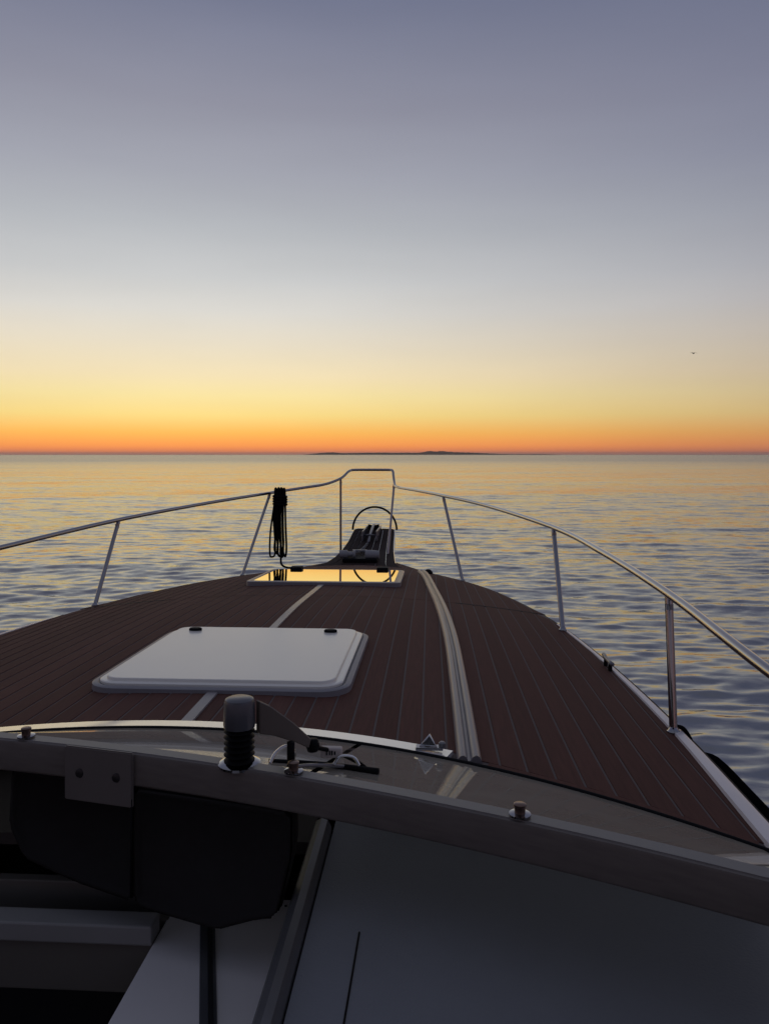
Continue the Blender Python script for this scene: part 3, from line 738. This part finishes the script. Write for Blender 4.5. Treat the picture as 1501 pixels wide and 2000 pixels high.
# ================================================================== loose things on the boat
# black mooring line coiled and hung over the port rail
rope = empty('coiled_rope', V(-.52, 5.36, -.26))
tag(rope, 'black mooring rope coiled and hung over the port bow rail', 'rope')
def make_rope():
    rng = random.Random(5); base = Vector(rope.location)
    def L(p): return Vector(p)-base
    cx, cy = -.520, 5.39
    # six hanging strands: loops over the rail
    for k in range(4):
        x = cx-.030+.020*k+rng.uniform(-.004, .004); ztop = -.262+rng.uniform(-.004, .006); zb = -.72-rng.uniform(0, .045) if k != 0 else -.70
        dx = .35*(x-cx)+rng.uniform(-.006, .008); w = rng.uniform(.006, .030)
        pts = [V(x, cy-.018, zb+.10), V(x-.3*w, cy-.022, zb+.25), V(x, cy-.026, ztop-.05), V(x, cy-.015, ztop+.012), V(x+.002, cy+.012, ztop+.014), V(x+.003, cy+.026, ztop-.04), V(x+dx, cy+.020, zb+.22), V(x+dx+w*.6, cy+.012, zb+.06), V(x+dx*.5+w*.5, cy, zb), V(x-w*.2, cy-.014, zb+.03), V(x, cy-.018, zb+.10)]
        tube('strand', [L(p) for p in smooth_path(pts, 6)], .0078, 'rope_black', rope, 8)
    # wraps that bind the coil under the rail
    for k in range(4):
        z = -.300-.018*k
        tube('wrap', [L(V(cx+.002+.046*math.cos(a), cy+.036*math.sin(a), z+.006*math.sin(a*.5))) for a in [2*math.pi*i/20 for i in range(20)]], .0088, 'rope_black', rope, 8, True)
    # loose loop and tail to the deck
    tube('tail', [L(p) for p in smooth_path([V(cx-.035, cy-.02, -.35), V(cx-.062, cy-.022, -.55), V(cx-.066, cy-.02, -.70), V(cx-.05, cy-.02, -.722), V(cx-.03, cy-.02, -.70), V(cx-.028, cy-.02, -.60)], 6)], .0065, 'rope_black', rope, 8)
    tube('tail', [L(p) for p in smooth_path([V(cx+.02, cy-.01, -.66), V(cx+.012, cy-.02, -.74), V(cx+.03, cy-.06, -.775), V(cx+.08, cy-.07, zdeck(cx+.08, cy-.07)+.012), V(cx+.16, cy-.05, zdeck(cx+.16, cy-.05)+.012)], 6)], .0075, 'rope_black', rope, 8)
make_rope()

# anchor lying in the roller
anc = empty('anchor', V(.025, 6.9, -.69)); tag(anc, 'grey steel anchor stowed on the bow platform behind the hoop', 'anchor')
def make_anchor():
    base = Vector(anc.location)
    def L(p): return Vector(p)-base
    tube('shank', [L(p) for p in smooth_path([V(.025, 6.45, -.735), V(.025, 6.8, -.672), V(.025, 7.10, -.650), V(.025, 7.28, -.70)], 5)], .012, 'dull_metal', anc, 8)
    for s in (-1, 1):
        vs = [L(V(.025, 7.30, -.68)), L(V(.025+s*.11, 7.20, -.80)), L(V(.025+s*.03, 7.02, -.90)), L(V(.025, 7.26, -.76))]
        obj('fluke', vs, [(0, 1, 2), (0, 2, 3), (0, 3, 1), (1, 3, 2)], 'dull_metal', anc)
    tube('stock', [L(V(-.05, 6.62, -.700)), L(V(.025, 6.60, -.690)), L(V(.10, 6.62, -.700))], .007, 'dull_metal', anc, 8)
    # chain back to the windlass: alternating oval links
    p0, p1 = V(.022, 6.46, -.742), V(-.035, 5.86, -.752); n = 19
    for i in range(n):
        c = p0.lerp(p1, (i+.5)/n)+Vector((0, 0, -.018*math.sin(math.pi*(i+.5)/n))); d = (p1-p0).normalized()
        s = Vector((d.y, -d.x, 0)) if i % 2 else Vector((0, 0, 1))
        tube('chain_link', [L(c+d*.021*math.cos(a)+s*.010*math.sin(a)) for a in [2*math.pi*k/10 for k in range(10)]], .0034, 'dull_metal', anc, 6, True)
make_anchor()

# black fender slung outside the starboard edge
fen = empty('boat_fender', V(1.192, 1.60, -.752)); tag(fen, 'long black fender slung outside the starboard deck edge', 'fender')
def make_fender():
    base = Vector(fen.location); bm = bmesh.new()
    prof = [(.010, -.40), (.022, -.385), (.038, -.36), (.048, -.32), (.051, -.26), (.051, .20), (.048, .255), (.038, .29), (.022, .312), (.012, .322)]
    lathe_bm(bm, (0, 0, 0), prof, 20, 'Y'); o = bobj('body', bm, 'fender_cloth', fen, True)
    for y in (.31, -.39): tube('eye', [(.016*math.cos(a), y+.006, .016*math.sin(a)) for a in [2*math.pi*i/14 for i in range(14)]], .006, 'black_rubber', fen, 8, True)
    tube('lanyard', [p-base for p in smooth_path([V(1.192, 1.915, -.750), V(1.178, 1.91, -.70), V(1.155, 1.90, -.664), V(1.130, 1.89, -.655)], 5)], .005, 'rope_black', fen, 8)
    tube('lanyard', [p-base for p in smooth_path([V(1.192, 1.20, -.750), V(1.19, 1.0, -.66), V(1.15, .6, -.6), V(1.122, .45, -.42)], 5)], .005, 'rope_black', fen, 8)
make_fender()

# black padded cover hung under the windshield frame
cov = empty('padded_cover', V(.12, 1.13, -.69)); tag(cov, 'black padded cover hanging under the windshield frame below the two-screw plate', 'cover')
def make_cover():
    base = Vector(cov.location)
    def padded(name, poly, y0, y1, yaw, inset=.010):
        n = len(poly); cx = sum(p[0] for p in poly)/n; cz = sum(p[1] for p in poly)/n; bm = bmesh.new(); rings = []
        for (y, k) in ((y0+.006, .93), (y0, .97), (y0+.004, 1.0) if False else (y0+.012, 1.0), (y1-.012, 1.0), (y1, .95)):
            rings.append([bm.verts.new(V(cx+(x-cx)*k, y-yaw*(x-.1), cz+(z-cz)*k)-base) for x, z in poly])
        for a, b in zip(rings, rings[1:]):
            for i in range(n): bm.faces.new((a[i], a[(i+1) % n], b[(i+1) % n], b[i]))
        bm.faces.new(rings[0][::-1]); bm.faces.new(rings[-1]); bmesh.ops.recalc_face_normals(bm, faces=bm.faces[:])
        bmesh.ops.bevel(bm, geom=bm.edges[:], offset=.007, segments=3, affect='EDGES')
        return bobj(name, bm, 'black_vinyl', cov, True)
    padded('panel', [(-.124, -.496), (-.130, -.590), (-.100, -.640), (.0, -.662), (.102, -.674), (.104, -.496)], 1.132, 1.195, .24)
    padded('panel', [(.096, -.496), (.094, -.666), (.105, -.679), (.236, -.688), (.300, -.660), (.330, -.652), (.352, -.56), (.352, -.496)], 1.125, 1.185, .24)
    tube('seam', [V(.098, 1.1245, -.515)-base, V(.097, 1.1245, -.662)-base], .002, 'black_rubber', cov, 6)
make_cover()

# a gull far out to starboard
def make_bird():
    b = empty('gull', (37.3, 110., EYE+14.2)); tag(b, 'small distant gull flying in the sky to the right', 'bird')
    bm = bmesh.new(); lathe_bm(bm, (0, 0, 0), [(.01, -.22), (.035, -.16), (.07, -.04), (.075, .06), (.05, .15), (.04, .19), (.012, .24)], 12, 'X'); bobj('body', bm, 'feather', b, True)
    for s in (-1, 1):
        vs = []; fs = []
        for i, (d, h, c) in enumerate(((.05, .02, .15), (.22, .12, .14), (.42, .10, .10), (.62, .02, .03))):
            vs += [(.06-c*.5, s*d, h), (.06+c*.5, s*d, h), (.06-c*.5, s*d, h+.012), (.06+c*.5, s*d, h+.012)]
        for i in range(3):
            o = i*4; q = o+4; fs += [(o, o+1, q+1, q), (o+2, q+2, q+3, o+3), (o, q, q+2, o+2), (o+1, o+3, q+3, q+1)]
        fs += [(12, 13, 15, 14)]
        obj('wing', vs, fs, 'feather', b)
    b.rotation_euler = (R(8), 0, R(30))
make_bird()

# ------------------------------------------------------------------ sea haze
def make_haze():
    bm = bmesh.new(); box_bm(bm, (-34000, -34000, -4), (34000, 34000, 75)); me = bpy.data.meshes.new('haze'); bm.to_mesh(me); bm.free()
    m = bpy.data.materials.new('haze_air'); m.use_nodes = True; n = m.node_tree; n.nodes.clear()
    o = n.nodes.new('ShaderNodeOutputMaterial'); v = n.nodes.new('ShaderNodeVolumePrincipled')
    v.inputs['Color'].default_value = (.92, .90, .88, 1); v.inputs['Density'].default_value = 4.2e-5; v.inputs['Anisotropy'].default_value = .5
    n.links.new(v.outputs[0], o.inputs['Volume']); me.materials.append(m)
    h = link(bpy.data.objects.new('haze', me)); tag(h, 'thin evening haze over the sea', None, kind='stuff')
make_haze()
